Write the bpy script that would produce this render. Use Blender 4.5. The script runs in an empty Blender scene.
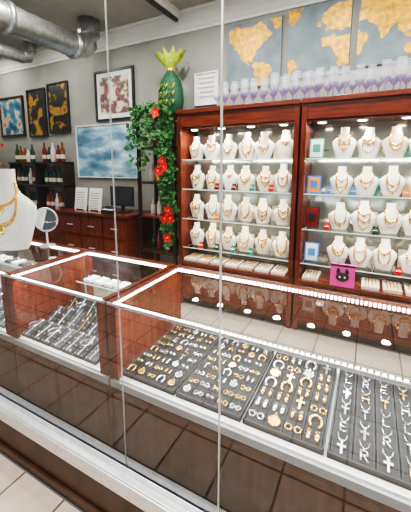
import bpy, math, random
from mathutils import Vector, Matrix
random.seed(7)
S=bpy.context.scene
try: S.view_settings.look='AgX - High Contrast'
except Exception: pass

# ---------------- materials ----------------
def nm(name):
    m=bpy.data.materials.new(name); m.use_nodes=True
    n=m.node_tree.nodes; l=m.node_tree.links
    return m,n,l,n['Principled BSDF']
def pm(name,c,r=.5,met=0,em=None,es=0,noise=0,nscale=20,bump=0):
    m,n,l,b=nm(name)
    b.inputs['Base Color'].default_value=(*c,1); b.inputs['Roughness'].default_value=r
    b.inputs['Metallic'].default_value=met
    if em: b.inputs['Emission Color'].default_value=(*em,1); b.inputs['Emission Strength'].default_value=es
    if noise or bump:
        tc=n.new('ShaderNodeTexCoord'); t=n.new('ShaderNodeTexNoise'); t.inputs['Scale'].default_value=nscale
        l.new(tc.outputs['Object'],t.inputs['Vector'])
        if noise:
            cr=n.new('ShaderNodeValToRGB')
            cr.color_ramp.elements[0].color=(*[max(0,x*(1-noise)) for x in c],1)
            cr.color_ramp.elements[1].color=(*[min(1,x*(1+noise)) for x in c],1)
            cr.color_ramp.elements[0].position=.3; cr.color_ramp.elements[1].position=.7
            l.new(t.outputs['Fac'],cr.inputs['Fac']); l.new(cr.outputs['Color'],b.inputs['Base Color'])
        if bump:
            bp=n.new('ShaderNodeBump'); bp.inputs['Strength'].default_value=bump; bp.inputs['Distance'].default_value=.01
            l.new(t.outputs['Fac'],bp.inputs['Height']); l.new(bp.outputs['Normal'],b.inputs['Normal'])
    return m
def wood(name,c1,c2,scale=(1.5,12,12),r=.25):
    m,n,l,b=nm(name)
    tc=n.new('ShaderNodeTexCoord'); mp=n.new('ShaderNodeMapping'); mp.inputs['Scale'].default_value=scale
    t=n.new('ShaderNodeTexNoise'); t.inputs['Scale'].default_value=3; t.inputs['Detail'].default_value=6
    cr=n.new('ShaderNodeValToRGB'); cr.color_ramp.elements[0].color=(*c1,1); cr.color_ramp.elements[1].color=(*c2,1)
    cr.color_ramp.elements[0].position=.3; cr.color_ramp.elements[1].position=.75
    l.new(tc.outputs['Object'],mp.inputs['Vector']); l.new(mp.outputs['Vector'],t.inputs['Vector'])
    l.new(t.outputs['Fac'],cr.inputs['Fac']); l.new(cr.outputs['Color'],b.inputs['Base Color'])
    b.inputs['Roughness'].default_value=r
    return m
def tiles(name,c1,c2,g,size,r=.3,rot=0):
    m,n,l,b=nm(name)
    tc=n.new('ShaderNodeTexCoord'); mp=n.new('ShaderNodeMapping'); mp.inputs['Rotation'].default_value=(0,0,rot)
    br=n.new('ShaderNodeTexBrick'); br.offset=0; br.inputs['Scale'].default_value=1
    br.inputs['Brick Width'].default_value=size; br.inputs['Row Height'].default_value=size
    br.inputs['Mortar Size'].default_value=.006; br.inputs['Color1'].default_value=(*c1,1)
    br.inputs['Color2'].default_value=(*c2,1); br.inputs['Mortar'].default_value=(*g,1)
    l.new(tc.outputs['Object'],mp.inputs['Vector']); l.new(mp.outputs['Vector'],br.inputs['Vector'])
    t=n.new('ShaderNodeTexNoise'); t.inputs['Scale'].default_value=14; t.inputs['Detail'].default_value=5
    l.new(tc.outputs['Object'],t.inputs['Vector'])
    mx=n.new('ShaderNodeMix'); mx.data_type='RGBA'; mx.blend_type='MULTIPLY'; mx.inputs[0].default_value=.35
    l.new(br.outputs['Color'],mx.inputs[6]); l.new(t.outputs['Fac'],mx.inputs[7])
    l.new(mx.outputs[2],b.inputs['Base Color']); b.inputs['Roughness'].default_value=r
    return m
def glass(name,col=(1,1,1),ior=1.5,rough=0):
    m=bpy.data.materials.new(name); m.use_nodes=True
    n=m.node_tree.nodes; l=m.node_tree.links; n.clear()
    o=n.new('ShaderNodeOutputMaterial'); mx=n.new('ShaderNodeMixShader')
    tr=n.new('ShaderNodeBsdfTransparent'); tr.inputs[0].default_value=(*col,1)
    gl=n.new('ShaderNodeBsdfGlossy'); gl.inputs['Roughness'].default_value=rough
    f=n.new('ShaderNodeFresnel'); f.inputs[0].default_value=ior; l.new(f.outputs[0],mx.inputs[0])
    l.new(tr.outputs[0],mx.inputs[1]); l.new(gl.outputs[0],mx.inputs[2]); l.new(mx.outputs[0],o.inputs[0])
    return m
def mixtr(name,c,fac,r=.1):
    m,n,l,b=nm(name); b.inputs['Base Color'].default_value=(*c,1); b.inputs['Roughness'].default_value=r
    tr=n.new('ShaderNodeBsdfTransparent'); tr.inputs[0].default_value=(*[min(1,x*.5+.5) for x in c],1)
    mx=n.new('ShaderNodeMixShader'); mx.inputs[0].default_value=fac
    l.new(tr.outputs[0],mx.inputs[1]); l.new(b.outputs[0],mx.inputs[2]); l.new(mx.outputs[0],n['Material Output'].inputs[0])
    return m

M={}
M['mahog']=wood('mahogany',(.085,.013,.006),(.20,.036,.014))
M['mahogv']=wood('mahogany_vertical',(.09,.015,.006),(.21,.040,.016),(12,12,1.5))
M['baseb']=wood('counter_base_wood',(.07,.022,.013),(.12,.040,.022),(12,12,1.5),.3)
M['darkwood']=wood('dark_wood',(.02,.009,.006),(.05,.02,.012),(12,12,1.5),.35)
M['wall']=pm('greige_paint',(.31,.31,.28),.8,noise=.05,nscale=3,bump=.05)
M['ceil']=pm('ceiling_paint',(.36,.34,.30),.9,noise=.06,nscale=5,bump=.1)
M['white']=pm('white_trim',(.78,.78,.75),.5)
M['floor']=tiles('beige_tile',(.62,.55,.46),(.56,.50,.42),(.22,.18,.14),.33)
M['pave']=tiles('pavement_tile',(.60,.49,.39),(.52,.43,.34),(.16,.12,.09),.30,.45)
M['metal']=pm('brushed_aluminium',(.74,.74,.75),.4,.6,noise=.08,nscale=40)
M['alum']=pm('satin_aluminium',(.62,.62,.63),.4,.6)
M['galv']=pm('galvanised_steel',(.50,.51,.52),.3,.9,noise=.2,nscale=25)
M['brown']=pm('brown_frame',(.07,.035,.022),.35,noise=.2,nscale=8)
M['pane']=glass('window_glass',(.98,.99,.985),2.0)
M['cglass']=glass('case_glass',(.96,.985,.98),1.5)
M['sglass']=glass('shelf_glass',(.93,.97,.95),1.4)
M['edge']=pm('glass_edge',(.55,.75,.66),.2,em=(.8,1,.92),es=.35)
M['joint']=mixtr('silicone_joint',(.6,.62,.62),.35,.4)
M['led']=pm('led',(1,1,1),.5,em=(.72,.88,1),es=18)
M['puck']=pm('puck_light',(1,1,1),.5,em=(1,.92,.78),es=18)
M['velvet']=pm('black_velvet',(.006,.006,.008),.75,noise=.3,nscale=60)
M['pad']=pm('charcoal_pad',(.008,.009,.012),.6)
M['slot']=pm('slate_pad',(.028,.031,.038),.5)
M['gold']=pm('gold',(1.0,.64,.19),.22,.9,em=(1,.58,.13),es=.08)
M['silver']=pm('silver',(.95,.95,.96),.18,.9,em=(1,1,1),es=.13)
M['cream']=pm('cream_leatherette',(.74,.66,.54),.5)
M['linen']=pm('white_linen',(.82,.79,.73),.6,noise=.04,nscale=60)
M['backing']=pm('mirrored_cabinet_backing',(.58,.58,.52),.12,.7,noise=.06,nscale=4)
M['black']=pm('black_plastic',(.02,.02,.02),.4)
M['paper']=pm('paper',(.75,.75,.73),.7)
M['green']=pm('leaf_green',(.035,.15,.025),.5,noise=.5,nscale=30)
M['dgreen']=pm('dark_green_cloth',(.010,.075,.032),.6,noise=.3,nscale=30)
M['lime']=pm('lime_cloth',(.42,.55,.04),.5,noise=.3,nscale=25)
M['red']=pm('petal_red',(.62,.012,.012),.5)
M['dred']=pm('dark_red',(.2,.01,.01),.3)
M['purple']=mixtr('lavender_glass',(.46,.32,.60),.26,.05)
M['clear']=mixtr('clear_glassware',(.88,.88,.92),.20,.03)
M['canvas']=pm('map_canvas_bluegrey',(.19,.24,.27),.7,noise=.22,nscale=6)
M['mapgold']=pm('map_gold',(.68,.38,.025),.45,.15,noise=.4,nscale=22)
M['mirror']=pm('mirror',(.85,.87,.88),.03,1)
M['magenta']=pm('magenta_card',(.75,.05,.35),.5)
M['blue']=pm('blue_card',(.08,.22,.55),.5)
M['teal']=pm('teal_card',(.03,.28,.2),.5)
M['orange']=pm('orange_card',(.75,.28,.05),.5)
M['bottleg']=pm('bottle_green',(.02,.07,.03),.1)
M['amber']=pm('amber_glass',(.22,.07,.015),.1)
def ramp_mat(name,stops,scale,mapscale=(1,1,1),rough=.4):
    m,n,l,b=nm(name); tc=n.new('ShaderNodeTexCoord'); mp=n.new('ShaderNodeMapping'); mp.inputs['Scale'].default_value=mapscale
    t=n.new('ShaderNodeTexNoise'); t.inputs['Scale'].default_value=scale; t.inputs['Detail'].default_value=8
    l.new(tc.outputs['Object'],mp.inputs['Vector']); l.new(mp.outputs['Vector'],t.inputs['Vector'])
    cr=n.new('ShaderNodeValToRGB'); e=cr.color_ramp.elements
    e[0].position,e[0].color=stops[0][0],(*stops[0][1],1); e[1].position,e[1].color=stops[-1][0],(*stops[-1][1],1)
    for p,c in stops[1:-1]:
        x=e.new(p); x.color=(*c,1)
    l.new(t.outputs['Fac'],cr.inputs['Fac']); l.new(cr.outputs['Color'],b.inputs['Base Color']); b.inputs['Roughness'].default_value=rough
    return m
M['sea']=ramp_mat('seascape_paint',[(.3,(.05,.13,.20)),(.45,(.15,.30,.41)),(.55,(.32,.50,.60)),(.68,(.68,.77,.82))],3.2,mapscale=(1,1,2.5))
M['poster']=ramp_mat('dark_poster_print',[(.35,(.012,.010,.008)),(.52,(.02,.015,.01)),(.60,(.4,.22,.03)),(.7,(.15,.03,.01))],6)
M['bposter']=ramp_mat('blue_poster_print',[(.35,(.02,.06,.12)),(.5,(.06,.20,.30)),(.58,(.5,.45,.3)),(.7,(.45,.08,.03))],7)
M['art']=ramp_mat('abstract_art_print',[(.33,(.72,.66,.55)),(.45,(.65,.6,.48)),(.50,(.35,.16,.05)),(.56,(.05,.08,.15)),(.64,(.55,.1,.05))],9)

# ---------------- mesh builder ----------------
class MB:
    def __init__(s): s.v=[];s.f=[];s.m=[];s.s=[];s.mats=[];s.M=Matrix.Identity(4)
    def mi(s,k):
        if k not in s.mats: s.mats.append(k)
        return s.mats.index(k)
    def add(s,vs,fs,k,sm=False):
        o=len(s.v); s.v+= [tuple(s.M@Vector(p)) for p in vs]; i=s.mi(k)
        for f in fs: s.f.append([a+o for a in f]); s.m.append(i); s.s.append(sm)
    def box(s,x0,x1,y0,y1,z0,z1,k):
        vs=[(x,y,z) for z in(z0,z1) for y in(y0,y1) for x in(x0,x1)]
        s.add(vs,[(0,2,3,1),(4,5,7,6),(0,1,5,4),(2,6,7,3),(0,4,6,2),(1,3,7,5)],k)
    def quad(s,a,b,c,d,k): s.add([a,b,c,d],[(0,1,2,3)],k)
    def loft(s,rings,k,seg=14,sm=True,cap=True):
        vs=[];fs=[]
        for cx,cy,cz,rx,ry in rings:
            for i in range(seg):
                a=2*math.pi*i/seg; vs.append((cx+rx*math.cos(a),cy+ry*math.sin(a),cz))
        for r in range(len(rings)-1):
            for i in range(seg):
                j=(i+1)%seg; fs.append((r*seg+i,r*seg+j,(r+1)*seg+j,(r+1)*seg+i))
        s.add(vs,fs,k,sm)
        if cap:
            n=len(rings)-1
            s.add(vs[:seg],[tuple(range(seg-1,-1,-1))],k); s.add(vs[n*seg:],[tuple(range(seg))],k)
    def lathe(s,prof,c,k,seg=14,cap=True,sm=True):
        s.loft([(c[0],c[1],c[2]+z,r,r) for r,z in prof],k,seg,sm,cap)
    def sph(s,c,rx,ry=None,rz=None,k='gold',seg=8,n=5):
        ry=ry or rx; rz=rz or rx
        s.loft([(c[0],c[1],c[2]-rz*math.cos(math.pi*(i+.02)/(n+.04)),rx*math.sin(math.pi*(i+.05)/(n+.1)),ry*math.sin(math.pi*(i+.05)/(n+.1))) for i in range(n+1)],k,seg)
    def tube(s,pts,r,k,seg=5,closed=False):
        P=[Vector(p) for p in pts]; n=len(P); vs=[];fs=[]
        for i,p in enumerate(P):
            if closed: t=P[(i+1)%n]-P[i-1]
            else: t=P[min(i+1,n-1)]-P[max(i-1,0)]
            if t.length<1e-9: t=Vector((0,0,1))
            t.normalize(); up=Vector((0,0,1)) if abs(t.z)<.9 else Vector((1,0,0))
            a=t.cross(up).normalized(); b=t.cross(a)
            rr=r[i] if isinstance(r,(list,tuple)) else r
            for q in range(seg):
                an=2*math.pi*q/seg; vs.append(p+a*rr*math.cos(an)+b*rr*math.sin(an))
        for i in range(n if closed else n-1):
            i2=(i+1)%n
            for q in range(seg):
                q2=(q+1)%seg; fs.append((i*seg+q,i*seg+q2,i2*seg+q2,i2*seg+q))
        if not closed:
            fs.append(tuple(range(seg-1,-1,-1))); fs.append(tuple((n-1)*seg+q for q in range(seg)))
        s.add(vs,fs,k,True)
    def ring(s,c,R,r,k,n=12,axis='z',sy=1):
        pts=[]
        for i in range(n):
            a=2*math.pi*i/n; u,w=R*math.cos(a),R*sy*math.sin(a)
            pts.append((c[0]+u,c[1]+w,c[2]) if axis=='z' else ((c[0]+u,c[1],c[2]+w) if axis=='y' else (c[0],c[1]+u,c[2]+w)))
        s.tube(pts,r,k,4,True)
    def make(s,name,bevel=0):
        me=bpy.data.meshes.new(name); me.from_pydata(s.v,[],s.f)
        for k in s.mats: me.materials.append(M[k])
        me.polygons.foreach_set('material_index',s.m); me.polygons.foreach_set('use_smooth',s.s); me.update()
        o=bpy.data.objects.new(name,me); S.collection.objects.link(o)
        if bevel:
            b=o.modifiers.new('bevel','BEVEL'); b.width=bevel; b.segments=2; b.limit_method='ANGLE'
        return o
def T(x,y,z,rz=0,rx=0): return Matrix.Translation((x,y,z))@Matrix.Rotation(rz,4,'Z')@Matrix.Rotation(rx,4,'X')

WY=3.35; CZ=3.30; GY=.87
# ---------------- room shell ----------------
b=MB(); b.box(-6.4,2.4,.93,WY,-.1,0,'floor'); b.make('floor')
b=MB(); b.box(-6.6,3.2,-3.5,.818,-.1,0,'pave'); b.make('pavement')
b=MB(); b.box(-6.4,2.4,.8,WY,CZ,CZ+.1,'ceil'); b.make('ceiling')
b=MB(); b.box(-6.4,2.4,WY,WY+.1,0,CZ,'wall'); b.make('wall_back')
b=MB(); b.box(-6.5,-6.4,.82,WY+.1,0,CZ,'wall'); b.make('wall_left')
b=MB(); b.box(2.4,2.5,.82,WY+.1,0,CZ,'wall'); b.make('wall_right')
b=MB()
prof=[(0,-.19),(.015,-.19),(.02,-.165),(.035,-.15),(.05,-.11),(.085,-.06),(.11,-.045),(.115,-.02),(.13,-.015),(.13,0),(0,0)]
n=len(prof); vs=[(x,WY-p,CZ+q) for x in(-6.4,2.4) for p,q in prof]
b.add(vs,[(i,(i+1)%n,n+(i+1)%n,n+i) for i in range(n)],'white')
b.make('trim_crown')
b=MB(); b.box(-2.08,-2.0,.95,WY-.14,CZ-.09,CZ,'white'); b.box(-2.06,-2.02,.95,WY-.14,CZ-.12,CZ-.09,'black'); b.make('ceiling_track_rail')
b=MB(); b.quad((-5.8,GY,.30),(2.4,GY,.30),(2.4,GY,CZ),(-5.8,GY,CZ),'pane'); b.make('window_1')
b=MB(); b.box(-.403,-.3985,GY-.004,GY+.004,.30,CZ,'alum'); b.box(-.8395,-.8365,GY-.003,GY+.003,.30,CZ,'joint'); b.make('trim_glass_joint')
b=MB()
b.box(-6.4,2.4,.83,.925,.27,.30,'metal'); b.box(-6.4,2.4,.825,.85,.22,.29,'metal'); b.box(-6.4,2.4,.86,.866,.30,.325,'metal'); b.box(-6.4,2.4,.874,.88,.30,.325,'metal')
b.make('trim_window_sill',.003)
b=MB(); b.box(-6.4,2.4,.84,.925,.0,.27,'brown'); b.box(-6.4,2.4,.825,.84,0,.05,'brown'); b.make('wall_front',.003)

# ---------------- ducts ----------------
b=MB()
b.tube([(-3.1,.95+i*.06,2.95) for i in range(30)],[.125 if i%3 else .131 for i in range(30)],'galv',20)
b.tube([(-3.1,2.66,2.95),(-3.1,2.70,2.95),(-3.1,2.72,2.95)],[.15,.15,.145],'galv',20)
b.tube([(-3.1,2.68,2.95),(-3.1,2.80,2.97),(-3.1,2.88,3.04),(-3.1,2.92,3.14),(-3.1,2.93,3.3)],.13,'galv',20)
b.tube([(-3.1,1.9,2.95),(-3.1,1.95,2.95)],.15,'galv',20)
b.tube([(-3.1,1.92,3.08),(-3.1,1.92,3.3)],.006,'galv',6)
b.make('air_duct')
b=MB(); b.tube([(-4.4,1.0+i*.05,3.08) for i in range(40)],[.08 if i%2 else .086 for i in range(40)],'galv',16)
b.tube([(-4.4,2.9,3.08),(-4.4,3.0,3.1),(-4.4,3.05,3.2),(-4.4,3.05,3.3)],.082,'galv',16); b.make('ventilation_pipe')

# ---------------- bust ----------------
SEC=[(0,.30,.15),(.04,.33,.17),(.25,.42,.19),(.45,.50,.18),(.55,.49,.165),(.63,.38,.145),(.70,.25,.125),(.78,.19,.115),(.9,.175,.11),(1.0,.18,.112)]
def WD(z):
    for i in range(len(SEC)-1):
        a,c=SEC[i],SEC[i+1]
        if a[0]<=z<=c[0]:
            t=(z-a[0])/(c[0]-a[0]); return a[1]+(c[1]-a[1])*t,a[2]+(c[2]-a[2])*t
    return SEC[-1][1:]
def bust(mb,x,y,z,h,w,rz=0,k='linen',neck=None,n=None,metal='gold',r=.0052):
    mb.M=T(x,y,z,rz)
    mb.loft([(0,.0,a*h,bb*w,c*w) for a,bb,c in SEC],k,16)
    for j in range(n or random.choice((2,2,3,3))):
        drop=random.uniform(.22,.74) if neck is None else neck[j]
        pts=[]
        for i in range(17):
            th=-math.pi/2+math.pi*i/16
            cc=max(0,math.cos(th))
            X=math.sin(th)*(.185+.16*cc**.8*min(1,drop/.4)); zz=.84-drop*cc**.8
            W_,D_=WD(zz); q=min(.98,abs(X)/W_)
            pts.append((X*w,-D_*w*math.sqrt(1-q*q)-r*.7,zz*h))
        mb.tube(pts,r*random.uniform(.6,1.6),metal,4)
        zz=.84-drop
        if random.random()<.55 or neck:
            zq=max(.03,zz-.04); W_,D_=WD(zq); mb.sph((0,-D_*w-.004,zq*h),.055*w,.02*w,.075*w,metal,6,4)
    mb.M=Matrix.Identity(4)

# ---------------- wall cabinets ----------------
CF=2.94
SH=[1.66,1.34,1.01,.68]
def cabinet(x0,x1):
    b=MB()
    b.box(x0,x0+.045,CF,WY-.005,0,2.17,'mahogv'); b.box(x1-.045,x1,CF,WY-.005,0,2.17,'mahogv')
    b.box(x0+.045,x1-.045,WY-.03,WY-.005,0,2.15,'backing')
    b.box(x0+.045,x1-.045,CF+.005,WY-.03,2.14,2.17,'mahog')
    b.box(x0+.045,x1-.045,CF+.005,CF+.03,2.0,2.14,'mahog')
    b.box(x0-.005,x1+.005,CF-.02,CF+.0,2.135,2.175,'mahog')
    b.box(x0+.045,x1-.045,CF+.03,WY-.03,1.985,2.0,'mahog')
    n=4
    for i in range(n):
        cx=x0+(x1-x0)*(i+.5)/n; b.lathe([(.045,-.012),(.045,0)],(cx,CF+.10,1.985),'alum',16); b.lathe([(.034,-.015),(.034,-.012)],(cx,CF+.10,1.985),'puck',16)
    for z in SH:
        b.quad((x0+.045,CF+.03,z),(x1-.045,CF+.03,z),(x1-.045,WY-.03,z),(x0+.045,WY-.03,z),'sglass')
        b.box(x0+.045,x1-.045,CF+.025,CF+.03,z-.008,z,'edge')
        for xx in (x0+.05,(x0+x1)/2,x1-.06): b.box(xx,xx+.01,WY-.30,WY-.03,z-.018,z-.008,'alum')
    b.box(x0+.045,x1-.045,CF+.01,WY-.03,.08,.50,'mahog'); b.box(x0+.02,x1-.02,CF-.04,WY-.03,.50,.53,'mahog')
    b.box(x0+.045,x1-.045,CF+.05,WY-.03,0,.08,'black')
    for i in range(3):
        a=x0+.06+(x1-x0-.12)*i/3; c=x0+.06+(x1-x0-.12)*(i+1)/3
        b.box(a+.008,c-.008,CF-.008,CF+.01,.10,.48,'mahog'); b.box(a+.05,c-.05,CF-.014,CF-.008,.15,.43,'mahogv')
        b.tube([((a+c)/2-.04,CF-.03,.455),((a+c)/2+.04,CF-.03,.455)],.004,'alum',6)
    return b.make('jewelry_wall_cabinet',.003)
cabinet(-1.885,-.595); cabinet(-.575,.715)
for ci,(x0,x1) in enumerate(((-1.885,-.595),(-.575,.715))):
    b=MB()
    for ri,z in enumerate(SH):
        for i in range(6):
            if ci==1 and i==0: continue
            x=x0+.16+i*.195+random.uniform(-.01,.01)
            k=random.choice(('linen','cream','linen'))
            bust(b,x,CF+.16+random.uniform(-.01,.02),z+.0015,.278*random.uniform(.88,1),.208*random.uniform(.9,1),random.uniform(-.12,.2),k)
    b.make('necklace_bust_display')
    b=MB()
    for z in SH:
        for i in range(9):
            x=x0+.12+i*.128
            if ci==1 and i<2: continue
            b.M=T(x,CF+.31,z+.0015,0,-.15)
            b.box(-.035,.035,-.004,.004,0,.16,random.choice(('cream','linen','linen','teal')))
            b.ring((0,-.008,.10),.02,.002,'gold',10,'y'); b.ring((0,-.008,.05),.014,.002,'gold',10,'y')
            b.M=Matrix.Identity(4)
    b.make('earring_card_stand')
    b=MB()
    for i in range(7):
        x=x0+.14+i*.168
        if ci==1 and i in(1,2): continue
        b.M=T(x,CF+.12,.532,0,0)
        b.box(-.07,.07,-.12,.12,0,.025,random.choice(('linen','cream')))
        for j in range(4): b.tube([(-.04+.026*j,-.10,.029),(-.04+.028*j,0,.032),(-.04+.026*j,.10,.029)],.005,'gold',5)
        b.M=Matrix.Identity(4)
    b.make('bracelet_tray')
    b=MB()
    for z in SH[1:]:
        for i in range(6):
            if random.random()<.35 or (ci==1 and i<3 and z<.7): continue
            x=x0+.257+i*.195
            if x>x1-.1 : continue
            k=random.choice(('teal','dred','blue','dgreen','orange','red','paper'))
            b.box(x-.022,x+.022,CF+.040,CF+.072,z+.0015,z+.035,k); b.box(x-.022,x+.022,CF+.066,CF+.072,z+.035,z+.07,k); b.box(x-.017,x+.017,CF+.045,CF+.066,z+.035,z+.038,'linen'); b.ring((x,CF+.056,z+.045),.008,.0018,'gold',8,'y')
    b.make('ring_gift_boxes')
def card(name,x,y,z,w,h,k,k2,rx=-.12,th=.01):
    b=MB(); b.M=T(x,y,z,0,rx)
    b.box(-w/2,w/2,0,th,0,h,k); b.box(-w/2+.012,w/2-.012,-.002,0,.012,h-.012,k2)
    b.box(-w*.25,w*.25,-.004,-.002,h*.3,h*.7,k); b.box(-.012,.012,th,.05,0,.008,'black'); b.make(name)
card('greeting_card',-.46,CF+.12,1.342,.12,.16,'blue','orange'); card('greeting_card',-.45,CF+.10,1.662,.13,.18,'teal','paper')
card('picture_card',-.46,CF+.12,1.012,.13,.2,'black','dred'); card('picture_card',-.45,CF+.12,.682,.13,.18,'blue','paper')
b=MB(); b.M=T(-.155,CF+.015,.532)
b.box(-.10,.10,-.053,-.008,0,.20,'magenta'); b.box(-.10,.10,-.054,-.046,.185,.20,'black')
b.sph((0,-.056,.09),.055,.004,.042,'black'); b.sph((-.035,-.056,.14),.016,.004,.03,'black'); b.sph((.035,-.056,.14),.016,.004,.03,'black'); b.sph((-.02,-.060,.09),.008,.003,.01,'white'); b.sph((.02,-.060,.09),.008,.003,.01,'white')
b.tube([(-.04,-.045,.2),(-.03,-.045,.25),(.03,-.045,.25),(.04,-.045,.2)],.003,'black'); b.make('gift_bag')
def plant(name,x,y,z,s,n=40):
    b=MB(); b.lathe([(.035*s,0),(.045*s,.06*s),(.05*s,.07*s),(.045*s,.07*s)],(x,y,z),'white',14)
    for i in range(n):
        a=random.uniform(0,6.28); e=random.uniform(.3,1.4); L=s*random.uniform(.06,.12)
        p=Vector((x,y,z+.07*s)); d=Vector((math.cos(a)*math.cos(e),math.sin(a)*math.cos(e),math.sin(e)))
        w=d.cross(Vector((0,0,1))).normalized()*.018*s; m=p+d*L*.6; q=p+d*L-Vector((0,0,.02*s))
        b.add([p,m+w,q,m-w],[(0,1,2,3)],'green')
    b.make(name)
plant('potted_plant',-.44,CF+.27,1.662,.9,50)

# ---------------- glassware ----------------
b=MB()
def gl(x,y,sc):
    z0=2.1765
    b.loft([(x,y,z0+z*sc,r*sc,r*sc) for r,z in [(.036,0),(.034,.004),(.007,.010),(.005,.04),(.006,.065),(.020,.08),(.036,.105),(.040,.12)]],'purple',14,True,False)
    b.loft([(x,y,z0+z*sc,r*sc,r*sc) for r,z in [(.040,.12),(.042,.15),(.038,.20),(.034,.24)]],'clear',14,True,False)
    b.ring((x,y,z0+.24*sc),.034*sc,.0018,'white',14); b.ring((x,y,z0+.004),.035*sc,.0016,'white',14)
for r_ in range(2):
    for i in range(22):
        x=-1.44+i*.100+r_*.05+random.uniform(-.008,.008)
        if x>.68: continue
        gl(x,3.0+r_*.1,random.uniform(.88,1.06))
b.make('lavender_wine_glasses')

# ---------------- wall art ----------------
def jag(pts,it=4,amp=.22):
    for _ in range(it):
        o=[]
        for i,p in enumerate(pts):
            q=pts[(i+1)%len(pts)]; dx,dz=q[0]-p[0],q[1]-p[1]
            k=random.uniform(-amp,amp); o+= [p,((p[0]+q[0])/2-dz*k,(p[1]+q[1])/2+dx*k)]
        pts=o
    return pts
def mapc(x0,x1,z0,z1,polys):
    b=MB(); b.box(x0,x1,WY-.035,WY-.002,z0,z1,'canvas')
    for P in polys:
        P=jag([(x0+(x1-x0)*u,z0+(z1-z0)*v) for u,v in P])
        P=[(min(max(u,x0+.002),x1-.002),min(max(v,z0+.002),z1-.002)) for u,v in P]
        b.add([(u,WY-.037,v) for u,v in P],[tuple(range(len(P)))],'mapgold')
    b.make('world_map_canvas')
mapc(-1.46,-.88,2.42,3.06,[[(.02,.9),(.2,.98),(.5,.93),(.65,.98),(.85,.75),(.66,.62),(.55,.5),(.5,.38),(.4,.42),(.42,.32),(.3,.42),(.22,.55),(.1,.7)],[(.48,.34),(.62,.36),(.85,.22),(.72,.08),(.64,.0),(.58,.02),(.52,.18)],[(.8,.98),(.99,.98),(.99,.84),(.9,.80)]])
mapc(-.82,-.25,2.45,3.09,[[(0,1),(.28,1),(.2,.85),(.08,.75)],[(.55,.78),(.7,.92),(1,.95),(1,.6),(.85,.58),(.75,.62),(.62,.60)],[(.55,.5),(.75,.55),(1,.50),(1,.12),(.9,.08),(.8,.25),(.74,.36),(.58,.38)],[(.0,.25),(.12,.28),(.18,.15),(.05,.05)],[(.48,.72),(.54,.75),(.53,.66)]])
mapc(-.19,.40,2.48,3.12,[[(0,.95),(.4,1),(.95,.95),(1,.7),(.8,.5),(.6,.35),(.5,.5),(.35,.32),(.2,.55),(0,.6)],[(.62,.2),(.75,.27),(.85,.24),(.95,.12),(.8,.04),(.65,.08)],[(0,.5),(.12,.45),(.08,.2),(0,.15)],[(.6,.33),(.7,.34),(.72,.29)]])
def frame(name,x0,x1,z0,z1,fk,ik,fw=.03,mat=0,y=WY,letters=None):
    b=MB()
    b.box(x0,x1,y-.035,y-.002,z0,z0+fw,fk); b.box(x0,x1,y-.035,y-.002,z1-fw,z1,fk)
    b.box(x0,x0+fw,y-.035,y-.002,z0+fw,z1-fw,fk); b.box(x1-fw,x1,y-.035,y-.002,z0+fw,z1-fw,fk)
    b.box(x0+fw,x1-fw,y-.02,y-.002,z0+fw,z1-fw,'paper' if mat else ik)
    if mat: b.box(x0+fw+mat,x1-fw-mat,y-.023,y-.02,z0+fw+mat,z1-fw-mat,ik)
    if letters:
        for i in range(letters):
            zz=z1-fw-.05-i*(z1-z0-2*fw-.08)/letters; w=random.uniform(.5,.8)*(x1-x0-2*fw)/2; cx=(x0+x1)/2
            b.tube([(cx-w+2*w*j/14,y-.024,zz+.014*math.sin(j*2.3)) for j in range(15)],.004,'black',4)
    return b.make(name,.002)
frame('framed_script_print',-1.88,-1.58,2.28,2.64,'white','paper',.015,letters=5)
frame('framed_abstract_art',-3.47,-2.78,2.2,2.86,'black','art',.03,.06)
frame('seascape_painting',-3.9,-2.76,1.42,2.16,'white','sea',.012)
frame('dark_poster',-4.98,-4.54,2.05,2.78,'black','poster',.02); frame('dark_poster',-4.48,-4.02,2.08,2.82,'black','poster',.02)
frame('blue_poster',-5.75,-5.10,2.08,2.72,'darkwood','bposter',.03)

# ---------------- etagere ----------------
b=MB()
ex0,ex1,ey0,ey1=-2.46,-1.93,2.95,3.31
for x in(ex0,ex1-.035):
    for y in(ey0,ey1-.035): b.box(x,x+.035,y,y+.035,0,2.16,'darkwood')
for z in(.1,.55,.98,1.38,1.78,2.14): b.box(ex0,ex1,ey0,ey1,z,z+.025,'mahog' if z in(.98,) else 'darkwood')
b.make('etagere_shelf',.002)
b=MB()
for z in(.575,1.005,1.405,1.805):
    for i in range(4):
        x=ex0+.09+i*.115; h=random.uniform(.8,1.2)
        k=random.choice(('amber','bottleg','gold','cream','dred'))
        b.lathe([(.03,0),(.034,.02),(.034,.12*h),(.012,.17*h),(.012,.22*h),(.015,.225*h)],(x,ey0+.15+random.uniform(-.03,.05),z+.0005),k,12)
b.make('decorative_bottles')
b=MB(); b.M=T(-2.05,3.08,2.166)@Matrix.Diagonal((1.05,1,1.08,1))
pr=[(.10,0),(.13,.03),(.15,.12),(.145,.24),(.11,.34),(.055,.41),(.04,.43)]
b.loft([(0,0,z,r,r*.75) for r,z in pr],'dgreen',20)
b.loft([(0,0,z,r,r*.8) for r,z in [(.04,.425),(.047,.435),(.047,.45),(.04,.455)]],'gold',14)
n=20; vs=[];rr=[(.035,.45),(.07,.48),(.12,.53),(.15,.60)]
for j,(r,z) in enumerate(rr):
    for i in range(n):
        a=2*math.pi*i/n; q=r*(1+.28*(j/3)*(1 if i%2 else -1)); vs.append((q*math.cos(a),q*.7*math.sin(a),z+(.03*(j/3) if i%2 else -.03*(j/3))))
b.add(vs,[(j*n+i,j*n+(i+1)%n,(j+1)*n+(i+1)%n,(j+1)*n+i) for j in range(3) for i in range(n)],'lime',True)
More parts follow.
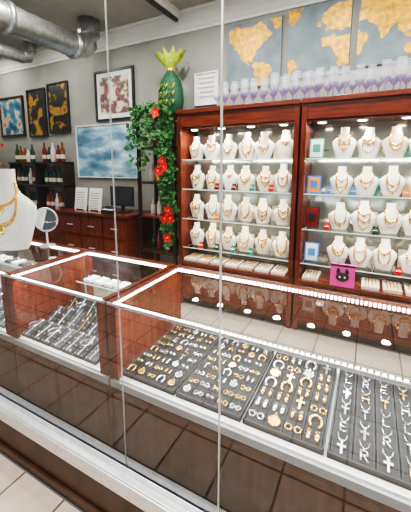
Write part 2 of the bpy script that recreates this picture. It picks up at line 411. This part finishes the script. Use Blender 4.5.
def ry(x,z):
    for i in range(len(pr)-1):
        if pr[i][1]<=z<=pr[i+1][1]:
            r=pr[i][0]+(pr[i+1][0]-pr[i][0])*(z-pr[i][1])/(pr[i+1][1]-pr[i][1]); return -r*.75*math.sqrt(max(0,1-(x/r)**2))-.004
    return -.1
for i in range(3):
    for j in range(3):
        cx=-.07+j*.07; cz=.07+i*.08
        b.tube([(cx+u,ry(cx+u,cz+v),cz+v) for u,v in((-.022,0),(-.012,.055),(.008,.008),(.022,.058))],.009,'lime',5)
b.M=Matrix.Identity(4); b.make('green_gift_sack')

def leaf(b,p,s,k='green'):
    d=Vector((random.uniform(-1,1),random.uniform(-1,.2),random.uniform(-1,.6))).normalized()
    w=d.cross(Vector((random.uniform(-.3,.3),-1,random.uniform(-.3,.3)))).normalized()*s*.45
    nn=d.cross(w).normalized()*s*.12; p=Vector(p)
    b.add([p,p+d*s*.35+w,p+d*s*.7+w*.6+nn,p+d*s,p+d*s*.7-w*.6+nn,p+d*s*.35-w],[(0,1,2,3),(0,3,4,5)],k)
b=MB(); b.M=Matrix.Translation((0,-.04,0))
path=[(-2.35,2.92,2.19),(-2.15,2.91,2.21),(-1.98,2.90,2.15),(-1.93,2.88,1.95),(-1.97,2.87,1.75),(-1.90,2.87,1.55),(-1.95,2.87,1.35),(-1.88,2.87,1.15),(-1.93,2.87,.95),(-1.9,2.87,.75)]
fine=[]
for i in range(len(path)-1):
    for j in range(8): fine.append(Vector(path[i]).lerp(Vector(path[i+1]),j/8))
b.tube(fine,.005,'green',5)
for p in fine:
    for _ in range(8): leaf(b,p+Vector((random.uniform(-.06,.05),random.uniform(-.05,.02),random.uniform(-.05,.05))),random.uniform(.04,.075))
for _ in range(150): leaf(b,(random.uniform(-2.46,-1.95),random.uniform(2.85,2.94),random.gauss(2.02,.10)),random.uniform(.04,.08))
for _ in range(60): leaf(b,(random.uniform(-2.46,-2.2),random.uniform(2.86,2.93),random.gauss(1.75,.12)),random.uniform(.04,.07))
for c in((-1.95,2.80,1.64),(-2.0,2.79,1.54),(-1.93,2.79,1.58),(-1.88,2.79,1.12),(-1.93,2.79,1.03),(-1.86,2.79,1.04),(-2.03,2.80,2.14),(-1.9,2.79,.82)):
    for i in range(10):
        a=i*.628; L=.068 if i%2 else .048; C=Vector(c); d=Vector((math.cos(a),-.25,math.sin(a))); w=Vector((-math.sin(a),0,math.cos(a)))*.021
        b.add([C,C+d*L*.55+w,C+d*L,C+d*L*.55-w],[(0,1,2,3)],'red')
    b.sph((c[0],c[1]-.01,c[2]),.010,k='gold')
b.make('ivy_garland')

# ---------------- desk area ----------------
b=MB(); dx0,dx1=-3.72,-2.52
b.box(dx0,dx1,2.78,3.33,.97,1.0,'mahog'); b.box(dx0+.02,dx1-.02,2.82,3.33,.06,.97,'mahog'); b.box(dx0+.05,dx1-.05,2.86,3.3,0,.06,'black')
for i in range(3):
    a=dx0+.03+i*.39
    for z0,z1 in((.70,.95),(.40,.68),(.1,.38)):
        b.box(a+.01,a+.37,2.80,2.82,z0,z1,'mahogv'); b.box(a+.14,a+.24,2.785,2.80,(z0+z1)/2-.006,(z0+z1)/2+.006,'alum')
b.make('mahogany_credenza',.003)
def stand_page(name,x,w,h,y=2.95,z=1.001,rx=-.15,k='paper'):
    b=MB(); b.M=T(x,y,z,0,rx); b.box(-w/2,w/2,0,.012,0,h,k)
    for i in range(7): b.box(-w*.4,w*.4*random.uniform(.4,1),-.0015,0,h*(.1+.11*i),h*(.1+.11*i)+.006,'slot')
    b.M=T(x,y,z); b.box(-w*.3,w*.3,-.01,.12,0,.012,'black'); b.make(name)
stand_page('document_holder',-3.47,.22,.30); stand_page('document_holder',-3.2,.22,.30)
b=MB(); b.M=T(-2.8,3.05,1.001,.15); b.box(-.17,.17,-.01,.01,.08,.33,'black'); b.box(-.155,.155,-.013,-.01,.095,.315,'slot'); b.box(-.02,.02,.0,.02,.01,.12,'black'); b.box(-.1,.1,-.07,.07,0,.012,'black'); b.make('computer_monitor')
b=MB(); b.M=T(-2.85,2.86,1.001); b.box(-.09,.09,-.05,.05,0,.05,'black'); b.box(-.08,.08,-.04,.01,.05,.056,'paper'); b.box(-.08,.08,.02,.05,.05,.09,'black'); b.make('receipt_printer',.004)

b=MB()
for z in(1.27,1.62): b.box(-5.3,-4.0,3.12,3.34,z,z+.025,'darkwood')
for x in(-5.3,-4.66,-4.03): b.box(x,x+.03,3.14,3.34,0,1.64,'darkwood')
b.box(-5.3,-4.0,3.10,3.34,.88,.92,'mahog'); b.box(-5.28,-4.02,3.12,3.34,0,.88,'mahog')
b.make('bar_shelf',.002)
b=MB()
for z in(.921,1.2955,1.6455):
    for i in range(12):
        x=-5.2+i*.1+random.uniform(-.01,.01)
        if abs(x+4.645)<.06 or x>-4.08: continue
        k=random.choice(('amber','bottleg','paper','amber','silver','dred','black','bottleg')); h=random.uniform(.75,1.1)
        b.lathe([(.032,0),(.036,.01),(.036,.16*h),(.014,.22*h),(.013,.27*h),(.016,.275*h)],(x,3.23,z),k,12)
        b.lathe([(.0368,.05),(.0368,.11)],(x,3.23,z),'cream',12,False)
b.make('liquor_bottles')
x,y=-5.62,3.0
b=MB(); b.box(x-.25,x+.25,y-.2,y+.25,0.04,1.03,'darkwood'); b.box(x-.28,x+.28,y-.23,y+.27,1.03,1.05,'mahog'); b.box(x-.22,x+.22,y-.17,y+.2,0,.04,'black')
b.box(x-.23,x-.01,y-.21,y-.2,.1,.98,'mahogv'); b.box(x+.01,x+.23,y-.21,y-.2,.1,.98,'mahogv'); b.make('pedestal_cabinet',.005)
b=MB(); b.lathe([(.07,0),(.1,.08),(.11,.18),(.07,.27),(.08,.30)],(x,y,1.051),'teal',16)
for _ in range(240):
    p=Vector((random.gauss(x,.12),random.gauss(y,.09),random.uniform(1.33,1.95))); leaf(b,p,random.uniform(.05,.10),random.choice(('green','red','green','orange','green')))
for _ in range(14): b.tube([(x,y,1.3),(x+random.uniform(-.1,.1),y+random.uniform(-.06,.06),1.6),(x+random.uniform(-.18,.18),y+random.uniform(-.1,.1),1.9)],.004,'green')
b.make('flower_vase_arrangement')

# ---------------- counters ----------------
def counter(x0,x1,ends=(1,1)):
    fy,by=.96,1.55; zt=1.0; zd=.63
    b=MB()
    b.box(x0,x1,fy+.015,by-.01,.07,zd-.045,'baseb'); b.box(x0+.02,x1-.02,fy+.05,by-.05,0,.07,'black')
    n=max(2,round((x1-x0)/.6))
    for i in range(n):
        a=x0+(x1-x0)*i/n; c=x0+(x1-x0)*(i+1)/n; b.box(a+.02,c-.02,fy+.005,fy+.015,.1,zd-.07,'baseb')
    b.box(x0,x1,fy,by,zd-.045,zd-.012,'alum'); b.box(x0+.01,x1-.01,fy+.01,by-.01,zd-.012,zd,'linen')
    if ends[0]: 
        b.box(x0,x0+.05,fy,fy+.02,zd,zt-.012,'mahogv'); b.box(x0,x0+.018,fy+.02,by,zd,zt-.012,'mahogv')
    if ends[1]:
        b.box(x1-.05,x1,fy,fy+.02,zd,zt-.012,'mahogv'); b.box(x1-.018,x1,fy+.02,by,zd,zt-.012,'mahogv')
    b.box(x0,x1,by-.035,by,zt-.03,zt,'mahog'); b.box(x0,x1,by-.012,by,zd,zd+.015,'mahog')
    b.box(x0,x1,fy,fy+.006,zt-.014,zt-.002,'alum')
    for xx in (x0,x1-.028): b.box(xx,xx+.028,fy+.012,by-.035,zt-.012,zt+.001,'mahog')
    b.quad((x0+.028,fy+.001,zt-.001),(x1-.028,fy+.001,zt-.001),(x1-.028,by-.035,zt-.001),(x0+.028,by-.035,zt-.001),'cglass')
    b.quad((x0+.05,fy+.004,zd),(x1-.05,fy+.004,zd),(x1-.05,fy+.004,zt-.014),(x0+.05,fy+.004,zt-.014),'cglass')
    b.box(x0+.03,x1-.03,fy+.006,fy+.022,zt-.014,zt-.011,'alum')
    x=x0+.03
    while x<x1-.03:
        b.box(x,x+.010,fy+.007,fy+.020,zt-.011,zt-.004,'led'); b.box(x,x+.009,by-.044,by-.035,zt-.022,zt-.008,'led'); x+=.018
    y=fy+.03
    while y<by-.05:
        for xx in(x0+.028,x1-.036): b.box(xx,xx+.007,y,y+.008,zt-.016,zt-.008,'led')
        y+=.016
    b.make('glass_display_counter')
    for yy,rx in((fy+.03,.45),(by-.05,-.45)):
        L=bpy.data.lights.new('case_led_lamp','AREA'); L.shape='RECTANGLE'; L.size=(x1-x0)-.1; L.size_y=.012; L.energy=3.8*(x1-x0); L.color=(.90,.95,1)
        o=bpy.data.objects.new('case_led_lamp',L); o.location=((x0+x1)/2,yy,zt-.024); o.rotation_euler=(rx,0,0); S.collection.objects.link(o)
counter(-1.0,1.25); counter(-3.55,-1.75-.008); counter(-1.75,-1.012)
DZ=.631
def piece(b,kind,x,y,z,s,met):
    if kind=='hoops':
        b.ring((x-.3*s,y,z),.22*s,.06*s,met,10); b.ring((x+.3*s,y,z),.22*s,.06*s,met,10)
    elif kind=='ring':
        b.ring((x,y,z+.15*s),.3*s,.07*s,met,12,'y'); b.sph((x,y,z+.48*s),.14*s,k='silver',seg=6,n=4)
    elif kind=='coin':
        b.lathe([(.42*s,0),(.42*s,.06*s)],(x,y,z),met,14); b.ring((x,y,z+.06*s),.36*s,.05*s,met,12); b.ring((x,y+.52*s,z),.1*s,.03*s,met,8)
    elif kind=='horse':
        pts=[(x+.4*s*math.cos(a),y+.5*s*math.sin(a)-.05*s,z+.05*s) for a in [math.radians(-50+280*i/12) for i in range(13)]]; b.tube(pts,.10*s,met,5)
    elif kind=='cross':
        b.box(x-.08*s,x+.08*s,y-.5*s,y+.4*s,z,z+.06*s,met); b.box(x-.3*s,x+.3*s,y+.04*s,y+.2*s,z,z+.06*s,met); b.ring((x,y+.5*s,z+.03*s),.1*s,.03*s,met,8)
    elif kind=='drops':
        for q in(-.28,.28):
            b.ring((x+q*s,y+.3*s,z),.1*s,.03*s,met,8); b.sph((x+q*s,y-.1*s,z+.08*s),.15*s,.32*s,.08*s,met,8,4)
    elif kind=='studs':
        for q in(-.25,.25): b.sph((x+q*s,y,z+.1*s),.2*s,k=met,seg=8,n=4)
    elif kind=='initial':
        L=random.choice('AEKLRHT')
        st={'A':[(-.3,-.4,0,.4),(0,.4,.3,-.4),(-.18,-.08,.18,-.08)],'E':[(-.22,-.4,-.22,.4),(-.22,.36,.25,.36),(-.22,0,.18,0),(-.22,-.36,.25,-.36)],
            'K':[(-.22,-.4,-.22,.4),(-.2,0,.25,.4),(-.1,.08,.28,-.4)],'L':[(-.2,-.4,-.2,.4),(-.2,-.36,.25,-.36)],
            'R':[(-.22,-.4,-.22,.4),(-.22,.36,.18,.34),(.18,.34,.2,.04),(.2,.04,-.2,0),(-.05,0,.25,-.4)],'H':[(-.25,-.4,-.25,.4),(.25,-.4,.25,.4),(-.25,0,.25,0)],'T':[(0,-.4,0,.4),(-.3,.38,.3,.38)]}[L]
        for a,c,d,e in st: b.tube([(x+a*s,y+c*s,z+.05*s),(x+d*s,y+e*s,z+.05*s)],.075*s,met,4)
cfg=[('a',5,8),('a',5,8),('b',4,7),('c',4,5),('c',4,5),('a',5,8),('b',4,6)]
for ti,(kind,nc,nr) in enumerate(cfg):
    x0=-.962+ti*.300; x1=x0+.290; y0,y1=.995,1.48
    b=MB(); b.box(x0,x1,y0,y1,DZ,DZ+.012,'velvet')
    for (a,c,d,e) in((x0,x1,y0,y0+.005),(x0,x1,y1-.005,y1),(x0,x0+.005,y0,y1),(x1-.005,x1,y0,y1)): b.box(a,c,d,e,DZ+.012,DZ+.022,'slot')
    cw=(x1-x0-.014)/nc; ch=(y1-y0-.014)/nr
    for i in range(nc):
        for j in range(nr):
            cx=x0+.007+cw*(i+.5); cy=y0+.007+ch*(j+.5)
            b.M=T(cx,cy,DZ+.013,0,.2 if kind!='a' else .15)
            b.box(-cw/2+.003,cw/2-.003,-ch/2+.004,ch/2-.004,0,.009,'slot'); b.box(-cw/2+.006,cw/2-.006,-ch/2+.007,ch/2-.007,.009,.011,'pad')
            if kind=='a': piece(b,random.choice(('hoops','drops','studs','coin','hoops','initial','horse')),0,0,.014,.040,random.choice(('gold','silver')))
            elif kind=='b': piece(b,random.choice(('horse','coin','drops','cross','hoops','horse')),0,0,.014,.054,random.choice(('gold','gold','gold','silver')))
            else:
                piece(b,random.choice(('initial','initial','initial','cross','initial')),0,-.014,.014,.046,random.choice(('silver','silver','silver','silver','gold')))
                b.tube([(-.016,.038,.013),(-.012,.02,.014),(0,.008,.014),(.012,.02,.014),(.016,.038,.013)],.002,'silver',4)
            b.M=Matrix.Identity(4)
    b.make('jewelry_tray')
def ramps(xa,xb,rows,name):
    b=MB()
    n=int((xb-xa)/.085)
    for r_,(yc,d,h) in enumerate(rows):
        for i in range(n):
            x=xa+.045+i*.085
            b.M=T(x,yc,DZ)
            vs=[(-.038,-d/2,0),(.038,-d/2,0),(.038,-d/2,.015),(-.038,-d/2,.015),(-.038,d/2,0),(.038,d/2,0),(.038,d/2,h),(-.038,d/2,h)]
            b.add(vs,[(0,1,2,3),(3,2,6,7),(4,7,6,5),(0,3,7,4),(1,5,6,2),(0,4,5,1)],'pad' if (i+r_)%3 else 'slot')
            met='gold' if random.random()<.15 else 'silver'
            m=int(d/.011)
            for q in range(m):
                t=(q+.5)/m; yy=-d/2+d*t; zz=.015+(h-.015)*t
                b.sph((0,yy,zz+.004),.009,.006,.006,met,6,3)
                if q%3==0:
                    for u in(-.024,.024): b.sph((u,yy,zz+.003),.004,.004,.004,'silver',6,3)
            if random.random()<.4: b.ring((0,0,(h+.015)/2+.022),.028,.003,met,12)
            b.M=Matrix.Identity(4)
    b.make(name)
ramps(-3.5,-1.80,[(1.05,.12,.05),(1.18,.12,.08)],'bracelet_ramp_display')
ramps(-1.72,-1.05,[(1.05,.12,.05),(1.18,.12,.08),(1.31,.11,.11)],'bracelet_ramp_display')
b=MB()
for x0,x1 in((-3.5,-2.12),(-1.70,-1.06)):
    b.quad((x0,1.38,.83),(x1,1.38,.83),(x1,1.5,.83),(x0,1.5,.83),'sglass'); b.box(x0,x1,1.375,1.38,.824,.83,'edge')
    for xx in(x0,x1-.008): b.box(xx,xx+.008,1.44,1.45,DZ,.824,'alum')
b.make('glass_shelf')
b=MB()
for x0,x1 in((-3.45,-2.15),(-1.66,-1.10)):
    n=int((x1-x0)/.09)
    for i in range(n):
        x=x0+.045+i*.09; k=random.choice(('linen','velvet','linen'))
        b.box(x-.03,x+.03,1.39,1.48,.8315,.85,k); piece(b,random.choice(('hoops','coin','ring')),x,1.43,.855,.04,random.choice(('gold','silver')))
b.make('ring_box_display')
b=MB(); bust(b,-1.92,1.38,.771,.19,.19,.25,n=2,neck=(.4,.55)); 
b.box(-2.02,-1.84,1.31,1.46,DZ,.77,'velvet'); b.make('necklace_bust_small')
b=MB(); bust(b,-2.27,1.30,1.002,.57,.42,.5,'linen',neck=(.28,.5,.54),n=3,r=.0065)
b.make('mannequin_bust')
b=MB()
b.M=T(-2.10,1.47,1.002,.5); b.lathe([(.055,0),(.055,.008),(.012,.014),(.008,.02),(.008,.11)],(0,0,0),'alum',20)
b.ring((0,0,.20),.085,.007,'alum',28,'y')
b.add([(.082*math.cos(i*math.pi/14),-.001,.20+.082*math.sin(i*math.pi/14)) for i in range(28)],[tuple(range(28))],'mirror')
b.M=Matrix.Identity(4); b.make('vanity_mirror')

# ---------------- lights ----------------
def area(name,loc,rot,sx,sy,e,col,shape='RECTANGLE'):
    L=bpy.data.lights.new(name,'AREA'); L.shape=shape; L.size=sx
    if shape=='RECTANGLE': L.size_y=sy
    L.energy=e; L.color=col
    o=bpy.data.objects.new(name,L); o.location=loc; o.rotation_euler=rot; S.collection.objects.link(o); return o
b=MB()
for i,(x,y) in enumerate(((-4.9,1.8),(-3.9,2.6),(-2.6,1.9),(-1.5,2.2),(-.4,2.2),(.7,2.2),(1.7,2.2),(-5.4,2.8))):
    b.ring((x,y,CZ-.004),.095,.012,'white',24); b.lathe([(.085,-.004),(.085,0)],(x,y,CZ-.0005),'puck',24)
    area('downlight_lamp',(x,y,CZ-.012),(0,0,0),.16,.16,31 if x>-3 else 15,(1,.97,.92),'DISK')
b.make('recessed_downlights')
for x0,x1 in((-1.885,-.595),(-.575,.715)):
    for i in range(4): area('cabinet_puck_lamp',(x0+(x1-x0)*(i+.5)/4,CF+.10,1.967),(-.15,0,0),.07,.07,2.4,(1,.94,.85),'DISK')
    for z in SH[:3]: area('cabinet_shelf_lamp',((x0+x1)/2,CF+.035,z-.012),(.5,0,0),1.15,.012,2.5,(1,.97,.92))
area('pavement_fill_light',(-.5,-.3,3.4),(0,0,0),3.5,1.6,200,(1,.97,.92))  # unseen fill added outside to brighten the pavement mirrored in the window
w=bpy.data.worlds.new('World'); S.world=w; w.use_nodes=True
bg=w.node_tree.nodes['Background']; bg.inputs[0].default_value=(.85,.92,1,1); bg.inputs[1].default_value=.16

# ---------------- camera ----------------
cd=bpy.data.cameras.new('Camera'); cam=bpy.data.objects.new('Camera',cd); S.collection.objects.link(cam)
cd.sensor_fit='VERTICAL'; cd.sensor_height=36; cd.sensor_width=36; cd.lens=22.0; cd.shift_y=-.082; cd.clip_start=.02
cam.location=(0,0,1.6); cam.rotation_euler=(math.radians(81.1),0,math.radians(27.6))
S.camera=cam
